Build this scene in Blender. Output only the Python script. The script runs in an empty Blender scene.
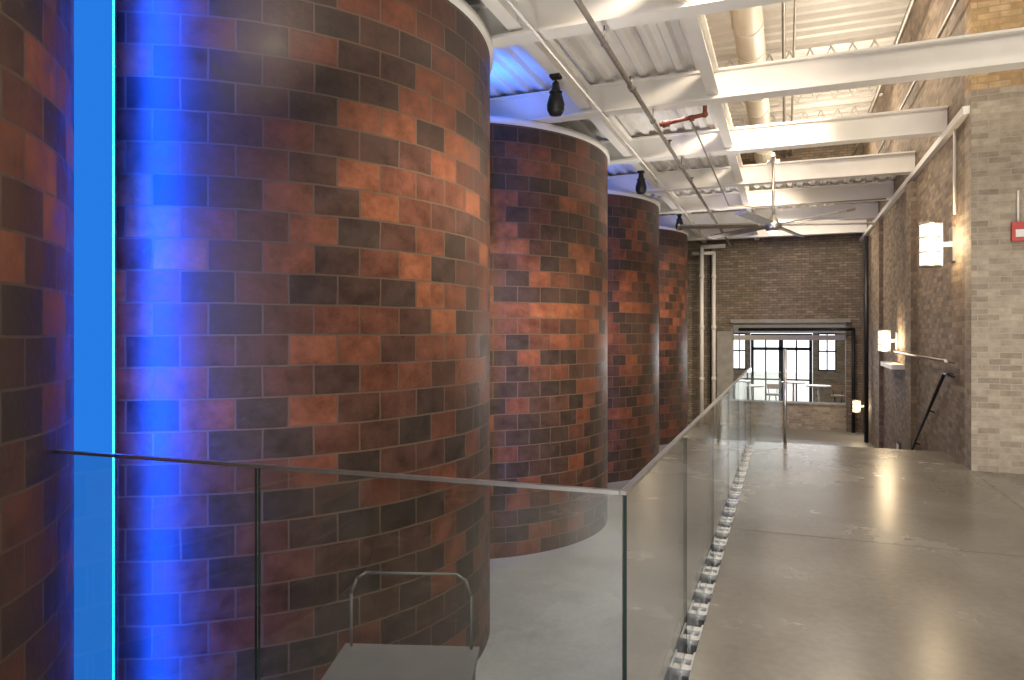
import bpy, bmesh, math, random
from mathutils import Vector, Matrix
random.seed(4)
S = bpy.context.scene
try:
    S.view_settings.view_transform = 'Standard'
except Exception: pass

# ------------------------------------------------------------ materials
def newmat(name):
    m = bpy.data.materials.new(name); m.use_nodes = True
    nt = m.node_tree; nt.nodes.clear()
    out = nt.nodes.new('ShaderNodeOutputMaterial')
    return m, nt, out
def L(nt, a, b): nt.links.new(a, b)
def plain(name, col, rough=0.5, metal=0.0, noise=0.15, scale=6.0, bump=0.0, coords='Object'):
    m, nt, out = newmat(name)
    p = nt.nodes.new('ShaderNodeBsdfPrincipled')
    p.inputs['Roughness'].default_value = rough; p.inputs['Metallic'].default_value = metal
    tc = nt.nodes.new('ShaderNodeTexCoord'); n = nt.nodes.new('ShaderNodeTexNoise')
    n.inputs['Scale'].default_value = scale; n.inputs['Detail'].default_value = 5
    L(nt, tc.outputs[coords], n.inputs['Vector'])
    r = nt.nodes.new('ShaderNodeValToRGB')
    r.color_ramp.elements[0].position = 0.3; r.color_ramp.elements[1].position = 0.7
    r.color_ramp.elements[0].color = tuple(c*(1-noise) for c in col)+(1,)
    r.color_ramp.elements[1].color = tuple(min(1, c*(1+noise)) for c in col)+(1,)
    L(nt, n.outputs['Fac'], r.inputs['Fac']); L(nt, r.outputs['Color'], p.inputs['Base Color'])
    if bump:
        b = nt.nodes.new('ShaderNodeBump'); b.inputs['Strength'].default_value = bump; b.inputs['Distance'].default_value = 0.01
        L(nt, n.outputs['Fac'], b.inputs['Height']); L(nt, b.outputs['Normal'], p.inputs['Normal'])
    L(nt, p.outputs[0], out.inputs[0]); return m
def emis(name, col, st):
    m, nt, out = newmat(name)
    e = nt.nodes.new('ShaderNodeEmission'); e.inputs[0].default_value = col+(1,); e.inputs[1].default_value = st
    L(nt, e.outputs[0], out.inputs[0]); return m
def brick(name, w, h, mortar, stops, mcol, rough=0.6, bump=0.6, band=False, large=0.25, smooth=0.1, mott=(.72,1.25), bscale=9):
    m, nt, out = newmat(name)
    p = nt.nodes.new('ShaderNodeBsdfPrincipled'); p.inputs['Roughness'].default_value = rough
    tc = nt.nodes.new('ShaderNodeTexCoord')
    nz = nt.nodes.new('ShaderNodeTexNoise'); nz.inputs['Scale'].default_value = 3.0/ w * 0.3
    L(nt, tc.outputs['UV'], nz.inputs['Vector'])
    sub = nt.nodes.new('ShaderNodeVectorMath'); sub.operation = 'SUBTRACT'; sub.inputs[1].default_value = (.5, .5, .5)
    L(nt, nz.outputs['Color'], sub.inputs[0])
    scl = nt.nodes.new('ShaderNodeVectorMath'); scl.operation = 'SCALE'; scl.inputs['Scale'].default_value = mortar*2.8
    L(nt, sub.outputs[0], scl.inputs[0])
    add = nt.nodes.new('ShaderNodeVectorMath'); add.operation = 'ADD'
    L(nt, tc.outputs['UV'], add.inputs[0]); L(nt, scl.outputs[0], add.inputs[1])
    bk = nt.nodes.new('ShaderNodeTexBrick')
    bk.inputs['Color1'].default_value = (0,0,0,1); bk.inputs['Color2'].default_value = (1,1,1,1)
    bk.inputs['Mortar'].default_value = (0,0,0,1); bk.inputs['Scale'].default_value = 1
    bk.inputs['Mortar Size'].default_value = mortar; bk.inputs['Mortar Smooth'].default_value = smooth
    bk.inputs['Brick Width'].default_value = w; bk.inputs['Row Height'].default_value = h
    bk.inputs['Bias'].default_value = 0
    L(nt, add.outputs[0], bk.inputs['Vector'])
    n2 = nt.nodes.new('ShaderNodeTexNoise'); n2.inputs['Scale'].default_value = 0.8; n2.inputs['Detail'].default_value = 2
    L(nt, tc.outputs['UV'], n2.inputs['Vector'])
    ma = nt.nodes.new('ShaderNodeMath'); ma.operation = 'MULTIPLY_ADD'
    ma.inputs[1].default_value = large*2; L(nt, n2.outputs['Fac'], ma.inputs[0])
    sb = nt.nodes.new('ShaderNodeMath'); sb.operation = 'SUBTRACT'; sb.inputs[1].default_value = large
    L(nt, bk.outputs['Color'], sb.inputs[0]); L(nt, sb.outputs[0], ma.inputs[2])
    src = ma.outputs[0]
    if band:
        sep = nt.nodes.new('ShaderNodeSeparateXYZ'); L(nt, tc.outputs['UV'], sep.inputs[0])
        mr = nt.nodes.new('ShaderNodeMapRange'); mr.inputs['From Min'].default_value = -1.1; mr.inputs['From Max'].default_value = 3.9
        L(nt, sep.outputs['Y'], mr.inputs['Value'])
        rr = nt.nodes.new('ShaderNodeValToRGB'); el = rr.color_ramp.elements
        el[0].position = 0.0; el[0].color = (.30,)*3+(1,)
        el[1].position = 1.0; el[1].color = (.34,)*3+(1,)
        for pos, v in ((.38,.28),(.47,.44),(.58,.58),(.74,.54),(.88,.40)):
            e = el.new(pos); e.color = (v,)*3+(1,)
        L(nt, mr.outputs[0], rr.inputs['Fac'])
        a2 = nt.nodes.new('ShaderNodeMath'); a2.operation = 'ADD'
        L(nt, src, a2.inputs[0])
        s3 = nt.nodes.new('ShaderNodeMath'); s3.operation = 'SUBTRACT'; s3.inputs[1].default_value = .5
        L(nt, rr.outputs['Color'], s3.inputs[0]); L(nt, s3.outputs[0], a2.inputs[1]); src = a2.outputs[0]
    ramp = nt.nodes.new('ShaderNodeValToRGB'); e = ramp.color_ramp.elements
    e[0].position = stops[0][0]; e[0].color = stops[0][1]+(1,)
    e[1].position = stops[-1][0]; e[1].color = stops[-1][1]+(1,)
    for pos, c in stops[1:-1]:
        q = e.new(pos); q.color = c+(1,)
    L(nt, src, ramp.inputs['Fac'])
    n3 = nt.nodes.new('ShaderNodeTexNoise'); n3.inputs['Scale'].default_value = bscale; n3.inputs['Detail'].default_value = 8
    n3.inputs['Roughness'].default_value = .7
    L(nt, tc.outputs['UV'], n3.inputs['Vector'])
    mm = nt.nodes.new('ShaderNodeMapRange'); mm.inputs['From Min'].default_value = .3; mm.inputs['From Max'].default_value = .7
    mm.inputs['To Min'].default_value = mott[0]; mm.inputs['To Max'].default_value = mott[1]
    L(nt, n3.outputs['Fac'], mm.inputs['Value'])
    mul = nt.nodes.new('ShaderNodeVectorMath'); mul.operation = 'SCALE'
    L(nt, ramp.outputs['Color'], mul.inputs[0]); L(nt, mm.outputs[0], mul.inputs['Scale'])
    mix = nt.nodes.new('ShaderNodeMix'); mix.data_type = 'RGBA'
    L(nt, bk.outputs['Fac'], mix.inputs[0]); L(nt, mul.outputs[0], mix.inputs[6]); mix.inputs[7].default_value = mcol+(1,)
    L(nt, mix.outputs[2], p.inputs['Base Color'])
    if band:
        rg = nt.nodes.new('ShaderNodeMapRange'); rg.inputs['From Min'].default_value=.3; rg.inputs['From Max'].default_value=.7
        rg.inputs['To Min'].default_value = rough-.10; rg.inputs['To Max'].default_value = rough+.18
        L(nt, n3.outputs['Fac'], rg.inputs['Value']); L(nt, rg.outputs[0], p.inputs['Roughness'])
    inv = nt.nodes.new('ShaderNodeMath'); inv.operation = 'MULTIPLY_ADD'; inv.inputs[1].default_value = -1
    nm = nt.nodes.new('ShaderNodeMath'); nm.operation = 'MULTIPLY_ADD'; nm.inputs[1].default_value = .6; nm.inputs[2].default_value = 1
    L(nt, n3.outputs['Fac'], nm.inputs[0])
    L(nt, bk.outputs['Fac'], inv.inputs[0]); L(nt, nm.outputs[0], inv.inputs[2])
    b = nt.nodes.new('ShaderNodeBump'); b.inputs['Strength'].default_value = bump; b.inputs['Distance'].default_value = .012
    L(nt, inv.outputs[0], b.inputs['Height']); L(nt, b.outputs['Normal'], p.inputs['Normal'])
    L(nt, p.outputs[0], out.inputs[0]); return m

SILO_R = 2.1
TW = 2*math.pi*SILO_R/44
M = {}
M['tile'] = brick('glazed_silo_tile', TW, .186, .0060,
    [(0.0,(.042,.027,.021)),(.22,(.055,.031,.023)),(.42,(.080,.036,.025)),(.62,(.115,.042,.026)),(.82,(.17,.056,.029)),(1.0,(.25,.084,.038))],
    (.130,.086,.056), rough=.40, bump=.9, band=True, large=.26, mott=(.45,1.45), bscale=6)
M['brown'] = brick('brown_brick', .205, .068, .005,
    [(0,(.15,.11,.08)),(.3,(.20,.148,.105)),(.6,(.25,.185,.132)),(1,(.32,.24,.17))], (.19,.155,.12), rough=.75, bump=.5)
M['dkbrick'] = brick('dark_brick', .205, .068, .006,
    [(0,(.17,.135,.10)),(.4,(.22,.17,.125)),(.8,(.265,.205,.15)),(1,(.32,.25,.185))], (.10,.08,.06), rough=.8, bump=.6)
M['grey'] = brick('grey_brick', .205, .068, .005,
    [(0,(.25,.21,.16)),(.4,(.32,.27,.21)),(.7,(.36,.305,.24)),(1,(.42,.36,.285))], (.38,.325,.26), rough=.8, bump=.5)
M['yellow'] = brick('buff_brick', .205, .068, .005,
    [(0,(.34,.22,.11)),(.4,(.42,.28,.14)),(.7,(.48,.33,.17)),(1,(.54,.39,.23))], (.34,.25,.15), rough=.8, bump=.5)
M['white'] = plain('white_paint_steel', (.80,.775,.73), .5, 0, .04, 3)
M['deck'] = plain('white_metal_deck', (.80,.775,.74), .5, 0, .05, 3)
M['steel'] = plain('brushed_steel', (.60,.59,.57), .32, 1.0, .05, 20)
M['dull'] = plain('cast_clamp_metal', (.72,.72,.71), .45, .3, .05, 20)
M['pipe'] = plain('galvanised_pipe', (.30,.27,.24), .4, .7, .15, 15)
M['black'] = plain('black_metal', (.02,.02,.022), .45, .3, .2, 10)
M['dark'] = plain('dark_void', (.08,.075,.065), .8, 0, .2, 4)
M['red'] = plain('red_paint', (.45,.04,.03), .4, 0, .1, 10)
M['rust'] = plain('red_oxide_pipe', (.26,.075,.045), .5, 0, .2, 10)
M['conc'] = plain('raw_concrete', (.32,.30,.27), .8, 0, .15, 5, .2)
M['cream'] = plain('cream_plaster', (.70,.67,.60), .8, 0, .05, 3)
M['sign'] = plain('sign_face', (.7,.7,.68), .5, 0, .03, 3)
M['duct'] = plain('spiral_duct', (.82,.76,.66), .45, .1, .05, 3)
M['cart'] = plain('cart_laminate', (.15,.14,.13), .6, 0, .06, 8)
M['cartm'] = plain('cart_tube', (.16,.15,.14), .6, .2, .06, 8)
M['led'] = emis('blue_led_diffuser', (.020,.20,.78), 1.0)
M['lamp'] = emis('warm_lamp_glass', (1.0,.85,.62), 1.7)
M['lampw'] = emis('white_lamp_glass', (1.0,.95,.85), 3.0)
M['edge'] = plain('glass_edge', (.015,.03,.028), .2, 0, .1, 5)
M['door'] = plain('dark_door_frame', (.03,.04,.055), .5, 0, .1, 5)
M['wood'] = plain('tan_wood', (.42,.28,.16), .6, 0, .15, 5)

def floor_mat(name, c0, c1, c2, r0, r1):
    m, nt, out = newmat(name)
    p = nt.nodes.new('ShaderNodeBsdfPrincipled')
    tc = nt.nodes.new('ShaderNodeTexCoord')
    n = nt.nodes.new('ShaderNodeTexNoise'); n.inputs['Scale'].default_value = 1.0; n.inputs['Detail'].default_value = 7; n.inputs['Roughness'].default_value = .58
    n.inputs['Distortion'].default_value = .3
    L(nt, tc.outputs['Object'], n.inputs['Vector'])
    r = nt.nodes.new('ShaderNodeValToRGB'); e = r.color_ramp.elements
    e[0].position = .28; e[0].color = c0+(1,); e[1].position = .74; e[1].color = c2+(1,)
    q = e.new(.52); q.color = c1+(1,)
    L(nt, n.outputs['Fac'], r.inputs['Fac'])
    n2 = nt.nodes.new('ShaderNodeTexNoise'); n2.inputs['Scale'].default_value = 22; n2.inputs['Detail'].default_value = 6
    L(nt, tc.outputs['Object'], n2.inputs['Vector'])
    mr = nt.nodes.new('ShaderNodeMapRange'); mr.inputs['To Min'].default_value = .80; mr.inputs['To Max'].default_value = 1.20
    L(nt, n2.outputs['Fac'], mr.inputs['Value'])
    v = nt.nodes.new('ShaderNodeVectorMath'); v.operation = 'SCALE'
    L(nt, r.outputs['Color'], v.inputs[0]); L(nt, mr.outputs[0], v.inputs['Scale'])
    L(nt, v.outputs[0], p.inputs['Base Color'])
    rr = nt.nodes.new('ShaderNodeMapRange'); rr.inputs['To Min'].default_value = r0; rr.inputs['To Max'].default_value = r1
    L(nt, n.outputs['Fac'], rr.inputs['Value']); L(nt, rr.outputs[0], p.inputs['Roughness'])
    L(nt, p.outputs[0], out.inputs[0]); return m
M['floor'] = floor_mat('polished_concrete', (.145,.128,.108), (.185,.168,.145), (.235,.218,.19), .18, .34)
M['floor2'] = floor_mat('lower_concrete', (.21,.205,.20), (.27,.265,.26), (.33,.325,.32), .3, .5)

def glass_mat():
    m, nt, out = newmat('clear_glass')
    t = nt.nodes.new('ShaderNodeBsdfTransparent'); t.inputs[0].default_value = (.93,.96,.95,1)
    g = nt.nodes.new('ShaderNodeBsdfGlossy'); g.inputs['Roughness'].default_value = .01; g.inputs['Color'].default_value = (1,1,1,1)
    mx = nt.nodes.new('ShaderNodeMixShader')
    lw = nt.nodes.new('ShaderNodeLayerWeight'); lw.inputs['Blend'].default_value = .5
    mr = nt.nodes.new('ShaderNodeMapRange'); mr.inputs['To Min'].default_value = .10; mr.inputs['To Max'].default_value = .75
    pw = nt.nodes.new('ShaderNodeMath'); pw.operation = 'POWER'; pw.inputs[1].default_value = 4.0
    L(nt, lw.outputs['Facing'], pw.inputs[0]); L(nt, pw.outputs[0], mr.inputs['Value'])
    L(nt, mr.outputs[0], mx.inputs[0]); L(nt, t.outputs[0], mx.inputs[1]); L(nt, g.outputs[0], mx.inputs[2])
    L(nt, mx.outputs[0], out.inputs[0]); return m
M['glass'] = glass_mat()

# ------------------------------------------------------------ mesh builder
class B:
    def __init__(s, name):
        s.name = name; s.v = []; s.f = []; s.mi = []; s.uv = []; s.mats = []; s.sm = []
    def mat(s, k):
        if M[k] not in s.mats: s.mats.append(M[k])
        return s.mats.index(M[k])
    def face(s, pts, k, uv=None, smooth=False):
        i0 = len(s.v); s.v += [tuple(p) for p in pts]
        s.f.append(list(range(i0, i0+len(pts)))); s.mi.append(s.mat(k)); s.sm.append(smooth)
        if uv is None:
            n = Vector((0,0,0))
            P = [Vector(p) for p in pts]
            for a in range(len(P)):
                b = P[(a+1) % len(P)]; n += P[a].cross(b)
            ax, ay, az = abs(n.x), abs(n.y), abs(n.z)
            if az >= ax and az >= ay: uv = [(p.x, p.y) for p in P]
            elif ax >= ay: uv = [(p.y, p.z) for p in P]
            else: uv = [(p.x, p.z) for p in P]
        s.uv.append(uv)
    def box(s, x0, x1, y0, y1, z0, z1, k, T=None, side=None):
        c = [Vector((x, y, z)) for z in (z0, z1) for y in (y0, y1) for x in (x0, x1)]
        if T is not None: c = [T @ q for q in c]
        for n, idx in enumerate(((0,2,3,1),(4,5,7,6),(0,1,5,4),(2,6,7,3),(0,4,6,2),(1,3,7,5))):
            kk = k
            if side and n in side: kk = side[n]
            s.face([c[i] for i in idx], kk)
        return s
    def cyl(s, a, b, r, k, seg=16, r2=None, caps=True):
        a = Vector(a); b = Vector(b); d = (b-a).normalized(); r2 = r if r2 is None else r2
        u = d.orthogonal().normalized(); w = d.cross(u)
        A = [a+(u*math.cos(t)+w*math.sin(t))*r for t in [2*math.pi*i/seg for i in range(seg)]]
        C = [b+(u*math.cos(t)+w*math.sin(t))*r2 for t in [2*math.pi*i/seg for i in range(seg)]]
        for i in range(seg):
            j = (i+1) % seg; s.face([A[i], A[j], C[j], C[i]], k, smooth=True)
        if caps:
            s.face(A[::-1], k); s.face(C, k)
        return s
    def lathe(s, cx, cy, prof, k, seg=24):
        for (r0, z0), (r1, z1) in zip(prof[:-1], prof[1:]):
            for i in range(seg):
                t0 = 2*math.pi*i/seg; t1 = 2*math.pi*(i+1)/seg
                s.face([(cx+r0*math.cos(t0), cy+r0*math.sin(t0), z0), (cx+r0*math.cos(t1), cy+r0*math.sin(t1), z0),
                        (cx+r1*math.cos(t1), cy+r1*math.sin(t1), z1), (cx+r1*math.cos(t0), cy+r1*math.sin(t0), z1)], k, smooth=True)
        return s
    def tube(s, pts, r, k, seg=10):
        for a, b in zip(pts[:-1], pts[1:]): s.cyl(a, b, r, k, seg)
        for p in pts[1:-1]: s.ball(p, r, k)
        return s
    def ball(s, c, r, k, seg=10, rings=6, sz=1.0):
        c = Vector(c)
        prof = [(max(1e-5, r*math.sin(math.pi*i/rings)), c.z - r*sz*math.cos(math.pi*i/rings)) for i in range(rings+1)]
        return s.lathe(c.x, c.y, prof, k, seg)
    def done(s, weld=True):
        me = bpy.data.meshes.new(s.name); me.from_pydata(s.v, [], s.f)
        for m in s.mats: me.materials.append(m)
        ul = me.uv_layers.new(name='UVMap'); li = 0
        for fi, p in enumerate(me.polygons):
            p.material_index = s.mi[fi]; p.use_smooth = s.sm[fi]
            for q in range(len(s.f[fi])):
                ul.data[li].uv = s.uv[fi][q]; li += 1
        if weld:
            bm = bmesh.new(); bm.from_mesh(me)
            bmesh.ops.remove_doubles(bm, verts=bm.verts, dist=1e-5)
            bmesh.ops.dissolve_degenerate(bm, edges=bm.edges, dist=1e-6)
            bm.to_mesh(me); bm.free()
        me.update()
        o = bpy.data.objects.new(s.name, me); S.collection.objects.link(o); return o

# ------------------------------------------------------------ dimensions
WX = 1.89; PY = 8.9; BY = 20.4; LOW = -1.1; TOP = 6.9
CX = -4.36; R = SILO_R; SY = [-3.64, .61, 4.84, 9.10, 13.35, 17.60]
SLX = -.39; SLE = 10.2; GX = -.447; GY = 2.05
SILO_TOP = 3.92; BB = 4.0; BT = 4.32; DK = 4.36

# ------------------------------------------------------------ floor slab (follows the silos)
out = [(SLX, 1.98), (-1.6, 1.90)]
rr = R+.02; a0 = math.asin((1.84-SY[1])/rr)
out += [(CX+rr*math.cos(t), SY[1]+rr*math.sin(t)) for t in [a0+(math.radians(-84)-a0)*i/40 for i in range(41)]]
out += [(CX+rr*math.cos(t), SY[0]+rr*math.sin(t)) for t in [math.radians(84-160*i/50) for i in range(51)]]
out += [(-4.0,-6), (6.0,-6), (6.0,PY), (WX,PY), (WX,SLE), (SLX,SLE)]
me = bpy.data.meshes.new('floor'); bm = bmesh.new()
vt = [bm.verts.new((x, y, 0)) for x, y in out]; vb = [bm.verts.new((x, y, -.28)) for x, y in out]
n = len(out)
bm.faces.new(vt); bm.faces.new(vb[::-1])
for i in range(n): bm.faces.new([vt[i], vb[i], vb[(i+1) % n], vt[(i+1) % n]])
bmesh.ops.recalc_face_normals(bm, faces=bm.faces)
bmesh.ops.triangulate(bm, faces=[f for f in bm.faces if len(f.verts) > 4])
bm.to_mesh(me); bm.free(); me.materials.append(M['floor'])
fo = bpy.data.objects.new('floor', me); S.collection.objects.link(fo)

b = B('floor_lower'); b.box(-6.9, 2.6, -6, 27, LOW-.2, LOW, 'floor2'); b.done()
b = B('saw_cut_lines')  # thin dark strips laid as the floor saw cuts
b.box(WX-.003, WX+.003, -5.9, PY-.02, .0, .0012, 'dark'); b.box(SLX+.05, 5.9, 5.6, 5.603, 0, .0012, 'dark'); b.done()
b = B('wall_retaining'); b.box(-.36, WX-.01, SLE-.3, SLE-.02, LOW, -.28, 'conc'); b.box(-.36,-.2, 1.9, SLE-.3, LOW, -.28, 'conc'); b.box(-2.2,-.36,1.6,1.8,LOW,-.28,'conc'); b.done()

# ------------------------------------------------------------ silos
def silo(i, cy):
    b = B('tile_silo'); seg = 132; off = i*TW*17+.13*TW
    zs = [LOW, 1.0, 2.5, SILO_TOP]
    for za, zb in zip(zs[:-1], zs[1:]):
        for k in range(seg):
            t0 = 2*math.pi*k/seg; t1 = 2*math.pi*(k+1)/seg
            u0 = R*t0+off; u1 = R*t1+off
            b.face([(CX-R*math.cos(t0), cy-R*math.sin(t0), za), (CX-R*math.cos(t1), cy-R*math.sin(t1), za),
                    (CX-R*math.cos(t1), cy-R*math.sin(t1), zb), (CX-R*math.cos(t0), cy-R*math.sin(t0), zb)], 'tile',
                    uv=[(u0, za), (u1, za), (u1, zb), (u0, zb)], smooth=True)
    b.lathe(CX, cy, [(.01, SILO_TOP), (R+.03, SILO_TOP), (R+.03, SILO_TOP+.07), (.01, SILO_TOP+.07)], 'white', 96)
    return b.done()
for i, y in enumerate(SY): silo(i, y)

# ------------------------------------------------------------ walls
b = B('wall_left'); b.box(-6.95, -6.7, -6, BY, LOW, 4.6, 'dkbrick'); b.done()
b = B('wall_right'); b.box(WX, WX+.3, PY+.3, BY, LOW, TOP, 'brown')
for y in (12.3, 16.2): b.box(WX-.08, WX, y, y+.55, LOW, BB-.15, 'brown')
b.done()
b = B('wall_right_front')
b.box(WX, 6.2, PY, PY+.3, -.28, BB+.15, 'grey'); b.box(WX, 6.2, PY, PY+.3, BB+.15, TOP, 'yellow'); b.done()
b = B('trim_2'); b.box(WX-.07, WX, PY+.05, BY, BB-.09, BB-.005, 'white'); b.done()
OX0, OX1, OZ0, OZ1 = -1.36, 1.50, -.42, 1.80
b = B('wall_back')
b.box(-6.7, OX0, BY, BY+.3, LOW, TOP, 'dkbrick'); b.box(OX1, WX+.3, BY, BY+.3, LOW, TOP, 'dkbrick')
b.box(OX0, OX1, BY, BY+.3, OZ1, TOP, 'dkbrick'); b.box(OX0, OX1, BY, BY+.3, LOW, OZ0, 'grey')
b.done()
b = B('trim_3')
b.box(OX0-.05, OX1+.1, BY-.12, BY-.005, OZ1-.02, OZ1+.08, 'conc')
b.box(OX0-.42, OX0, BY-.06, BY-.003, LOW, OZ1-.25, 'conc')
b.box(OX0, OX1, BY-.06, BY+.34, OZ0, OZ0+.04, 'conc')
b.done()
FY = 26.0
b = B('wall_vestibule_left'); b.box(-2.9, -2.7, BY+.3, FY, LOW, 2.9, 'grey'); b.done()
b = B('wall_vestibule_right'); b.box(2.4, 2.6, BY+.3, FY, LOW, 2.9, 'grey'); b.done()
b = B('ceiling_vestibule'); b.box(-2.9, 2.6, BY+.3, FY+.3, 2.9, 3.1, 'cream'); b.done()
DX0, DX1, DZ1 = -1.13, .87, .95
b = B('wall_street')
b.box(-2.9,-1.75,FY,FY+.25,LOW,2.9,'grey'); b.box(1.62,2.6,FY,FY+.25,LOW,2.9,'grey')
b.box(-1.75,1.62,FY,FY+.25,1.5,2.9,'grey')
b.box(-1.75,DX0-.02,FY,FY+.25,LOW,.2,'grey'); b.box(DX1+.02,1.62,FY,FY+.25,LOW,.2,'grey')
b.box(DX1+.02,1.05,FY,FY+.25,.2,1.5,'grey'); b.box(DX0-.16,DX0-.02,FY,FY+.25,.2,1.5,'grey')
b.done()
b = B('door_1')
for x, w in ((DX0,.10), (-.66,.05), (-.21,.15), (.34,.05), (DX1-.10,.10)): b.box(x, x+w, FY+.05, FY+.12, LOW, 1.45, 'door')
for z, h in ((LOW,.18), (-.15,.05), (DZ1-.05,.10), (1.38,.1)): b.box(DX0, DX1, FY+.05, FY+.12, z, z+h, 'door')
b.done()
for nn, (x0, x1) in enumerate(((-1.75, DX0-.16), (1.05, 1.62))):
    b = B('window_%d' % (nn+1))
    for x in (x0, (x0+x1)/2-.02, x1-.04): b.box(x, x+.04, FY+.05, FY+.1, .2, 1.5, 'door')
    for z in (.2, .85, 1.45): b.box(x0, x1, FY+.05, FY+.1, z, z+.05, 'door')
    b.done()
b = B('ground'); b.box(-12, 12, FY+.26, 50, LOW-.2, LOW-.02, 'cream'); b.done()
for (x, y) in ((-.95, 22.3), (.95, 23.0), (.25, 24.4)):
    b = B('cafe_table'); b.cyl((x,y,LOW),(x,y,LOW+.03),.22,'steel',20); b.cyl((x,y,LOW+.03),(x,y,LOW+.98),.03,'steel'); b.cyl((x,y,LOW+.98),(x,y,LOW+1.02),.36,'sign',28); b.done()
for (x, y) in ((-.35, 22.5), (1.45, 22.6), (-1.5,23.2)):
    b = B('bar_stool')
    for a in range(4):
        t = math.pi/4+a*math.pi/2
        b.cyl((x+.20*math.cos(t),y+.20*math.sin(t),LOW),(x+.12*math.cos(t),y+.12*math.sin(t),LOW+.72),.014,'black',8)
    b.cyl((x,y,LOW+.72),(x,y,LOW+.77),.19,'wood',20)
    b.lathe(x,y,[(.165,LOW+.25),(.18,LOW+.25),(.18,LOW+.27),(.165,LOW+.27)],'black',20)
    b.box(x-.17,x+.17,y+.16,y+.18,LOW+.90,LOW+1.05,'wood'); b.cyl((x-.12,y+.16,LOW+.75),(x-.12,y+.17,LOW+.92),.01,'black',6); b.cyl((x+.12,y+.16,LOW+.75),(x+.12,y+.17,LOW+.92),.01,'black',6)
    b.done()
b = B('opening_joists')
for y, z in ((21.2,1.30),(22.2,1.50),(23.4,1.62)):
    b.box(-2.69, 2.39, y, y+.14, z, z+.14, 'white')
b.done()
b = B('wall_near_right'); b.box(6.0, 6.2, -6, PY, 0, TOP, 'grey'); b.done()
b = B('wall_near_back')
b.box(-6.9, -2.2, -6.25, -6, LOW, TOP, 'grey'); b.box(5.2, 6.2, -6.25, -6, LOW, TOP, 'grey')
b.box(-2.2, 5.2, -6.25, -6, LOW, .3, 'grey'); b.box(-2.2, 5.2, -6.25, -6, 4.4, TOP, 'grey')
for x in (.1, 2.6): b.box(x, x+.3, -6.25, -6, .3, 4.4, 'grey')
b.done()
for nn, (x0, x1) in enumerate(((-2.2,.1),(.4,2.6),(2.9,5.2))):
    b = B('window_%d' % (nn+3))
    for i in range(4):
        x = x0+(x1-x0-.05)*i/3; b.box(x, x+.05, -6.15, -6.08, .3, 4.4, 'door')
    for i in range(6):
        z = .3+(4.05)*i/5; b.box(x0, x1, -6.15, -6.08, z, z+.05, 'door')
    b.done()

# ------------------------------------------------------------ ceilings
def deck(name, x0, x1, y0, y1, z, along='Y', per=.2, d=.04, k='deck'):
    b = B(name)
    prof = []
    t0, t1 = (x0, x1) if along == 'Y' else (y0, y1)
    t = t0
    while t < t1-1e-6:
        prof += [(t, z), (t+per*.35, z), (t+per*.5, z+d), (t+per*.85, z+d)]; t += per
    prof.append((t1, z))
    for (a, za), (c, zc) in zip(prof[:-1], prof[1:]):
        c = min(c, t1)
        if c <= a: continue
        if along == 'Y': b.face([(a,y0,za),(c,y0,zc),(c,y1,zc),(a,y1,za)], k)
        else: b.face([(x0,a,za),(x1,a,za),(x1,c,zc),(x0,c,zc)], k)
    b.box(x0, x1, y0, y1, z+d+.02, z+d+.08, k)
    return b.done()
deck('ceiling', -6.7, -.75, -6, BY, DK)
deck('ceiling_far', -.75, WX, 13.6, BY, DK)
deck('ceiling_upper', -3.2, 6.2, -6, BY, TOP, along='X', per=.34, d=.07)
b = B('wall_upper_left'); b.box(-3.4, -3.2, -6, BY, DK+.15, TOP, 'yellow'); b.done()

# ------------------------------------------------------------ beams
def ibeam_x(name, y, x0, x1, z0=BB, z1=BT, w=.2):
    b = B(name)
    b.box(x0, x1, y-w/2, y+w/2, z0, z0+.025, 'white'); b.box(x0, x1, y-w/2, y+w/2, z1-.025, z1, 'white')
    b.box(x0, x1, y-.05, y+.05, z0+.025, z1-.025, 'white'); return b.done()
for y in (1.0, 3.3, 5.55, 7.8):
    ibeam_x('ceiling_beam', y, -6.65, 5.95)
for y in (10.1, 12.4, 14.7, 17.0, 19.3):
    ibeam_x('ceiling_beam', y, -6.65, WX-.01)
BEAMS = [-6, 1.0, 3.3, 5.55, 7.8, 10.1, 12.4, 14.7, 17.0, 19.3, BY]
for x in (-2.12, -.72):
    b = B('ceiling_stringer_beam')
    for a, c in zip(BEAMS[:-1], BEAMS[1:]):
        a += .055; c -= .055
        b.box(x-.06, x+.06, a, c, BB+.06, BB+.08, 'white'); b.box(x-.06, x+.06, a, c, BT-.02, BT, 'white'); b.box(x-.01, x+.01, a, c, BB+.08, BT-.02, 'white')
    b.done()
def joist(y, z):
    b = B('open_web_joist'); x0, x1 = -3.15, WX-.02; n = 14
    b.box(x0, x1, y-.03, y+.03, z+.42, z+.48, 'white'); b.box(x0, x1, y-.03, y+.03, z, z+.04, 'white')
    for i in range(n):
        xa = x0+(x1-x0)*i/n; xb = x0+(x1-x0)*(i+.5)/n; xc = x0+(x1-x0)*(i+1)/n
        b.cyl((xa,y,z+.42),(xb,y,z+.04),.016,'white',6); b.cyl((xb,y,z+.04),(xc,y,z+.42),.016,'white',6)
    b.done()
for y in (14.2, 16.2, 18.2): joist(y, 6.41)
b = B('air_duct'); b.cyl((-.50,-2,5.95),(-.50,BY-.01,5.95),.21,'duct',28)
for i in range(21):
    b.cyl((-.50,-1.5+i,5.95),(-.50,-1.46+i,5.95),.222,'duct',28)
    if i % 2: b.cyl((-.5,-1.48+i,6.15),(-.5,-1.48+i,TOP-.005),.01,'duct',6)
b.done()
b = B('upper_conduits')
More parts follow.
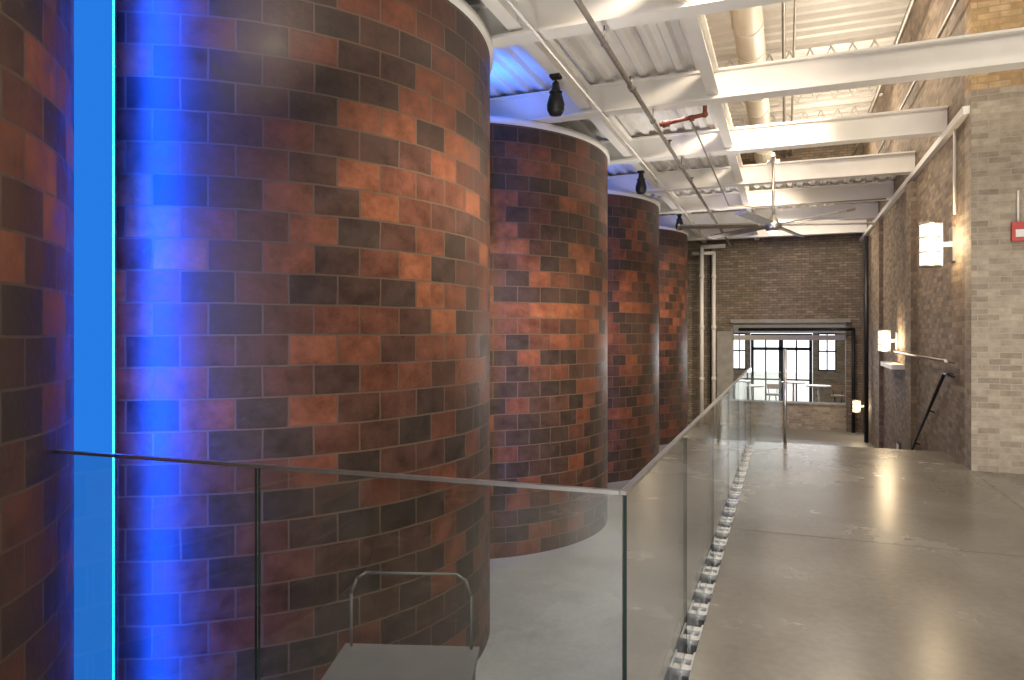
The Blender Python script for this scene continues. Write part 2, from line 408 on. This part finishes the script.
for x, z, r in ((-.02,6.30,.030),(.14,6.32,.022),(1.62,6.0,.035),(1.78,5.2,.02)):
    b.cyl((x,-2,z),(x,BY-.01,z),r,'pipe',10)
    for i in range(10): b.cyl((x,-1+2.1*i,z),(x,-1+2.1*i,TOP-.005 if x < 1.5 else z+.01),.006,'pipe',6)
b.done()

# ------------------------------------------------------------ pipes
b = B('sprinkler_pipe')
px, pz = -1.37, 3.86
b.cyl((px,-1,pz),(px,19.9,pz),.024,'pipe',12)
for y in (1,3.3,5.55,7.8,10.1,12.4,14.7,17,19.3):
    b.cyl((px,y,pz),(px,y,BB-.001),.007,'pipe',6); b.cyl((px,y-.015,pz),(px,y+.015,pz),.033,'pipe',12)
b.cyl((px,6.6,pz),(px,6.7,pz),.038,'pipe')
for y in (4.4, 6.65, 9.0, 11.3):   # sprinkler heads
    b.cyl((px,y,pz),(px,y,pz+.09),.012,'pipe',8); b.cyl((px,y,pz+.09),(px,y,pz+.10),.03,'pipe',12)
b.done()
b = B('fire_main_pipe')
b.tube([(-1.33,8.0,3.87),(-.83,8.0,3.93),(-.83,8.0,4.34)], .024, 'rust')
b.cyl((-1.30,8.0,3.87),(-1.22,8.0,3.88),.04,'rust'); b.cyl((-1.0,8.0,3.90),(-.95,8.0,3.91),.036,'rust'); b.ball((-.83,8.0,3.93),.036,'rust'); b.done()
b = B('electrical_conduit')
b.tube([(-1.0,8.2,3.93),(-1.0,13.9,3.93),(-.55,14.2,3.93),(1.7,14.2,3.93)], .012, 'pipe', 8)
b.cyl((-1.9,4.0,3.95),(-1.9,19.0,3.95),.012,'white',8); b.done()
b = B('white_riser_pipes')
b.tube([(-2.12,19.6,LOW),(-2.12,19.6,3.85),(-1.5,19.6,3.85)],.055,'white',12)
b.tube([(-1.82,19.8,LOW),(-1.82,19.8,3.7),(-2.4,19.8,3.7)],.05,'white',12)
for z in (0.2,1.6,3.0):
    b.cyl((-2.12,19.6,z),(-2.12,19.6,z+.1),.07,'white',12); b.cyl((-1.82,19.8,z),(-1.82,19.8,z+.1),.065,'white',12)
b.done()
b = B('black_drain_pipe')
b.tube([(1.66,20.2,LOW),(1.66,20.2,1.60),(1.0,20.2,1.60),(-1.2,20.2,1.60)],.045,'black',12); b.done()
b = B('black_cable_conduit'); b.tube([(-1.95,20.3,LOW),(-1.95,20.3,3.9)],.02,'black',8); b.tube([(1.8,18.5,LOW),(1.8,18.5,3.8)],.05,'black',10); b.done()

# ------------------------------------------------------------ glass railing
RT = 1.02
SIDE = {0:'edge',1:'edge'}
def pane(b, x0, x1, y0, y1, z0, z1, axis, T=None):
    side = dict(SIDE)
    if axis == 'Y': side.update({2:'edge',3:'edge'})
    else: side.update({4:'edge',5:'edge'})
    b.box(x0, x1, y0, y1, z0, z1, 'glass', side=side, T=T)
b = B('glass_railing')
y = GY+.012; ln = 1.35
while y < SLE-.3:
    y1 = min(y+ln, SLE+.05); pane(b, GX-.007, GX+.007, y, y1, -.22, RT, 'Y'); y = y1+.014
b.box(GX-.010, GX+.010, GY-.008, SLE+.06, RT, RT+.012, 'steel')
TF = Matrix.Translation((GX, GY, 0)) @ Matrix.Rotation(math.radians(2.9), 4, 'Z')
for xa, xb in ((0, -1.30), (-1.314, -2.36)): pane(b, xb, xa, -.007, .007, -.22, RT, 'X', T=TF)
b.box(-2.36, -.012, -.010, .010, RT, RT+.012, 'steel', T=TF)
pane(b, GX+.01, -.05, SLE+.08, SLE+.094, -.1, RT-.05, 'X')
b.cyl((-.0,SLE+.08,-.1),(-.0,SLE+.08,1.28),.022,'steel')
b.cyl((-.56,SLE+.10,-1.0),(-.56,SLE+.10,RT-.15),.018,'steel')
yy = GY+.2
while yy < SLE-.05:
    for q in (0, .11):
        b.box(GX+.008, SLX-.003, yy+q-.026, yy+q+.026, -.05, -.02, 'dull')
        b.cyl((GX-.03,yy+q,-.04),(GX-.007,yy+q,-.04),.026,'dull',12)
    b.box(GX+.008, GX+.014, yy-.04, yy+.15, -.16, -.03, 'dull')
    b.box(SLX-.012, SLX-.002, yy-.04, yy+.15, -.2, -.012, 'dull')
    yy += .33
xx = -.3
while xx > -2.2:
    b.cyl(TF @ Vector((xx,-.08,-.06)), TF @ Vector((xx,.03,-.06)), .024,'dull',12); xx -= .33
b.done()

# ------------------------------------------------------------ blue LED columns in the gaps
for i, gy in enumerate([2.69, 6.975, 11.225, 15.475]):
    gx = -3.49 if i == 0 else -3.25
    b = B('blue_light_column'); T = Matrix.Translation((gx, gy, 0)) @ Matrix.Rotation(math.radians(45), 4, 'Z')
    b.box(-.100,.098,-.03,.03,LOW,BB-.0,'steel',T=T)
    b.box(-.096,.094,-.045,-.031,LOW+.02,BB-.03,'led',T=T)
    b.box(-.106,-.097,-.055,.03,LOW,BB-.01,'steel',T=T); b.box(.095,.104,-.055,.03,LOW,BB-.01,'steel',T=T)
    b.done()
def area(name, loc, target, sx, sy, e, col, spread=180):
    l = bpy.data.lights.new(name, 'AREA'); l.shape = 'RECTANGLE'; l.size = sx; l.size_y = sy; l.energy = e; l.color = col
    l.spread = math.radians(spread)
    o = bpy.data.objects.new(name, l); S.collection.objects.link(o); o.location = loc
    d = Vector(target)-Vector(loc); o.rotation_euler = d.to_track_quat('-Z', 'Y').to_euler(); return o
def point(name, loc, e, col, r=.05):
    l = bpy.data.lights.new(name, 'POINT'); l.energy = e; l.color = col; l.shadow_soft_size = r
    o = bpy.data.objects.new(name, l); S.collection.objects.link(o); o.location = loc; return o
BLUE = (.0, .07, 1.0)
area('blue_strip_light', (-3.29,2.60,1.5), (-3.52,3.6,1.5), .16, 4.9, 112, BLUE, 110)
for gy in (6.975, 11.225, 15.475):
    area('blue_strip_light', (-3.2,gy-.2,1.5), (-3.36,gy+.8,1.5), .12, 4.8, 45, BLUE, 120)
    area('blue_up_light', (-3.0,gy,3.8), (-2.9,gy+.1,4.4), .4, .3, 8, (.01,.16,1), 120)
area('blue_up_light', (-3.0,2.6,3.7), (-2.9,2.8,4.4), .4, .3, 4, (.01,.16,1), 120)

# ------------------------------------------------------------ hanging pendants (black)
for (y, z) in ((6.6,3.86),(11.0,3.90),(15.3,3.92)):
    b = B('pendant_lamp'); x = -2.12
    b.cyl((x,y,z+.12),(x,y,BB+.06),.012,'black',8)
    b.lathe(x, y, [(.001,z-.20),(.06,z-.195),(.085,z-.15),(.088,z-.09),(.066,z-.01),(.042,z+.06),(.035,z+.12),(.015,z+.14),(.001,z+.14)], 'black', 20)
    b.cyl((x,y,z+.02),(x,y,z+.035),.065,'black',18)
    b.box(x-.05,x+.05,y-.05,y+.05,BB+.03,BB+.06,'black'); b.done()

# ------------------------------------------------------------ ceiling fan
b = B('ceiling_fan'); fx, fy, fz = -.18, 12.0, 3.24
b.cyl((fx,fy,fz),(fx,fy,4.38),.022,'steel',10)
b.box(fx-.1,fx+.1,12.3,12.5,BT,BT+.05,'steel')
b.box(fx-.03,fx+.03,fy-.03,12.39,4.34,4.40,'steel')
b.lathe(fx,fy,[(.001,fz-.10),(.09,fz-.10),(.13,fz-.05),(.13,fz+.02),(.08,fz+.06),(.05,fz+.16),(.001,fz+.17)],'steel',24)
b.lathe(fx,fy,[(.001,fz-.15),(.06,fz-.145),(.085,fz-.10)],'lampw',20)
for i in range(6):
    a = math.radians(14+60*i)
    T = Matrix.Translation((fx,fy,fz)) @ Matrix.Rotation(a,4,'Z') @ Matrix.Rotation(math.radians(14),4,'X')
    b.box(.10,.30,-.02,.02,-.01,.01,'pipe',T=T); b.box(.25,1.48,-.075,.075,-.010,.010,'pipe',T=T)
    b.box(1.48,1.51,-.085,.085,-.02,.02,'steel',T=T)
b.done()

# ------------------------------------------------------------ sconces
def sconce(x, y, z, h, r, k='lamp', e=30):
    b = B('wall_sconce')
    b.box(x-.03, x, y-.10, y+.10, z-h*.40, z+h*.40, 'steel')
    b.box(x-.14, x-.03, y-.02, y+.02, z-.03, z+.03, 'steel')
    cx = x-.14-r
    b.cyl((cx,y,z-h/2),(cx,y,z+h/2),r,k,24)
    for q in (-.5,.5):
        b.cyl((cx,y,z+h*q-.013),(cx,y,z+h*q+.013),r+.012,'pipe',24)
    for q in (-.17,.17):
        b.cyl((cx,y,z+h*q-.006),(cx,y,z+h*q+.006),r+.010,'pipe',24)
    b.box(cx+r*.7, cx+r+.02, y-.05, y+.05, z-h/2, z+h/2, 'steel')
    b.done()
    point('sconce_light', (cx+.02,y-.22,z), e, (1,.76,.46), .08)
sconce(WX, 9.75, 2.57, .52, .11, e=26)
sconce(WX-.0, 14.2, 1.36, .38, .09, e=26)
sconce(WX-.0, 19.6, -.35, .30, .08, e=16)

b = B('wall_conduit'); b.tube([(WX-.03,9.55,2.9),(WX-.03,9.55,3.9)],.016,'white',8); b.done()
b = B('fire_alarm'); b.box(2.25,2.39,PY-.05,PY,2.48,2.68,'red'); b.box(2.28,2.36,PY-.06,PY-.05,2.52,2.60,'sign')
b.cyl((2.31,PY-.02,2.68),(2.31,PY-.02,3.02),.012,'white',8); b.done()
b = B('wall_sign'); b.box(WX-.02,WX,13.9,14.25,-.8,-.45,'black'); b.box(WX-.025,WX-.02,13.93,14.22,-.62,-.48,'sign'); b.done()
b = B('stair_handrail')
b.tube([(WX-.07,9.5,1.02),(WX-.07,9.9,1.0),(WX-.07,12.2,-.25),(WX-.07,12.25,-.3)],.02,'black',10)
for y,z in ((9.7,1.0),(10.9,.45),(12.0,-.15)): b.cyl((WX-.07,y,z),(WX,y,z-.03),.01,'black',8)
b.done()
b = B('wall_handrail'); b.tube([(WX-.13,9.5,1.17),(WX-.13,13.6,1.17)],.018,'pipe',10)
for y in (9.7,11.5,13.4): b.cyl((WX-.13,y,1.17),(WX,y,1.14),.009,'pipe',8)
b.done()
b = B('wall_ledge'); b.box(WX-.20, WX-.001, 13.4, 14.9, .88, .96, 'white'); b.done()
b = B('stairs'); nst = 7
for i in range(nst-1):
    z = -(i+1)*1.1/nst; b.box(SLX+.02, WX-.11, SLE+.01+i*.28, SLE+.29+i*.28, LOW, z, 'conc')
b.done()

# ------------------------------------------------------------ cart on the lower level, invented for an unclear chair-like shape
b = B('stand_in_cart'); T = Matrix.Translation((-1.78,3.05,0)) @ Matrix.Rotation(math.radians(18),4,'Z')
for z0 in (-.19,-.60,-.95):
    b.box(-.36,.36,-.22,.22,z0,z0+.03,'cart',T=T)
for x in (-.33,.33):
    for y in (-.19,.19):
        p0 = T @ Vector((x,y,-1.0)); p1 = T @ Vector((x,y,-.19)); b.cyl(p0,p1,.014,'cartm',8)
        c0 = T @ Vector((x-.015,y,-1.055)); c1 = T @ Vector((x+.015,y,-1.055)); b.cyl(c0,c1,.045,'black',14)
pts = [T @ Vector(p) for p in ((-.32,.19,-.17),(-.32,.19,.12),(-.29,.19,.20),(-.24,.19,.23),(.24,.19,.23),(.29,.19,.20),(.32,.19,.12),(.32,.19,-.17))]
b.tube(pts,.008,'cartm',8); b.done()

# ------------------------------------------------------------ lights
area('near_daylight_fill', (3.4,-5.6,3.2), (2.8,.5,0), 4.5, 2.8, 190, (1,.97,.92), 80)  # area lamp added inside the unseen windows as daylight fill
area('near_floor_fill', (1.2,-1.8,6.3), (1.0,-1.8,0), 2.2, 2.5, 280, (1,.95,.88), 45)  # unseen lamp added to brighten the floor mirrored in the front glass
area('silo_wash_light', (.5,.2,4.9), (-2.6,4.4,2.5), .5, .5, 84, (1,.82,.62), 60)  # unseen area lamps washing the silo fronts, no track fixture
area('silo_wash_light', (.3,4.3,4.9), (-2.5,8.7,2.0), .5, .5, 60, (1,.81,.60), 80)
area('silo_wash_light', (.3,8.8,4.9), (-2.6,12.9,1.9), .5, .5, 55, (1,.81,.60), 80)
area('silo_wash_light', (.3,13.0,4.25), (-2.6,17.2,1.4), .5, .5, 42, (1,.81,.60), 80)
area('upper_fill_light', (3.4,4.5,6.6), (3.0,5.0,0), 2.5, 3, 150, (1,.91,.78))  # unseen fill added over the near right floor, no fixture
for y in (7.5,11,14.5,18):
    point('upper_fill_light', (.9,y,5.6), 84, (1,.86,.67), .25)  # unseen fill points added to brighten the upper space
for y in (11.2,15.8):
    area('wall_fill_light', (-.2,y,3.9), (1.89,y,1.6), .5, 1.2, 30, (1,.86,.66), 130)  # unseen fill added to lighten the right wall
area('lower_fill_light', (-1.3,6.2,3.95), (-1.3,6.2,-1), .5, 5, 60, (1,.98,.95), 90)  # unseen fill added to brighten the lower floor
area('street_daylight', (0,FY-.3,.9), (0,20,-.5), 3.2, 1.6, 110, (1,1,1))
area('back_fill_light', (.4,17.2,4.2), (.3,19.6,.6), 1.4, 1.2, 125, (1,.88,.71))  # unseen fill added to lift the back wall
area('ceiling_bounce_fill', (-1.5,4.6,1.9), (-1.4,5.4,4.4), .3, 1.4, 20, (1,.95,.87), 150)  # added fill, stands in for floor bounce on beams and deck
area('ceiling_bounce_fill', (-1.5,9.5,2.3), (-1.4,10,4.4), .3, 1.4, 19, (1,.95,.87), 150)
area('ceiling_bounce_fill', (-1.3,14.5,2.3), (-1,15,4.4), .3, 1.4, 24, (1,.95,.87), 150)
area('low_fill_light', (2.5,6.5,.4), (1.5,9,5.0), .6, .6, 38, (1,.91,.78))  # unseen lamp above the floor, aimed up at the pier top

w = bpy.data.worlds.new('World'); S.world = w; w.use_nodes = True
bg = w.node_tree.nodes['Background']; bg.inputs[0].default_value = (.95,.97,1,1); bg.inputs[1].default_value = 1.9

c = bpy.data.cameras.new('Camera'); co = bpy.data.objects.new('Camera', c); S.collection.objects.link(co)
c.lens = 24.5; c.sensor_width = 36; c.shift_y = -.0068; c.clip_start = .02
co.location = (0,0,1.5); co.rotation_euler = (math.radians(90), 0, math.radians(21.4))
S.camera = co
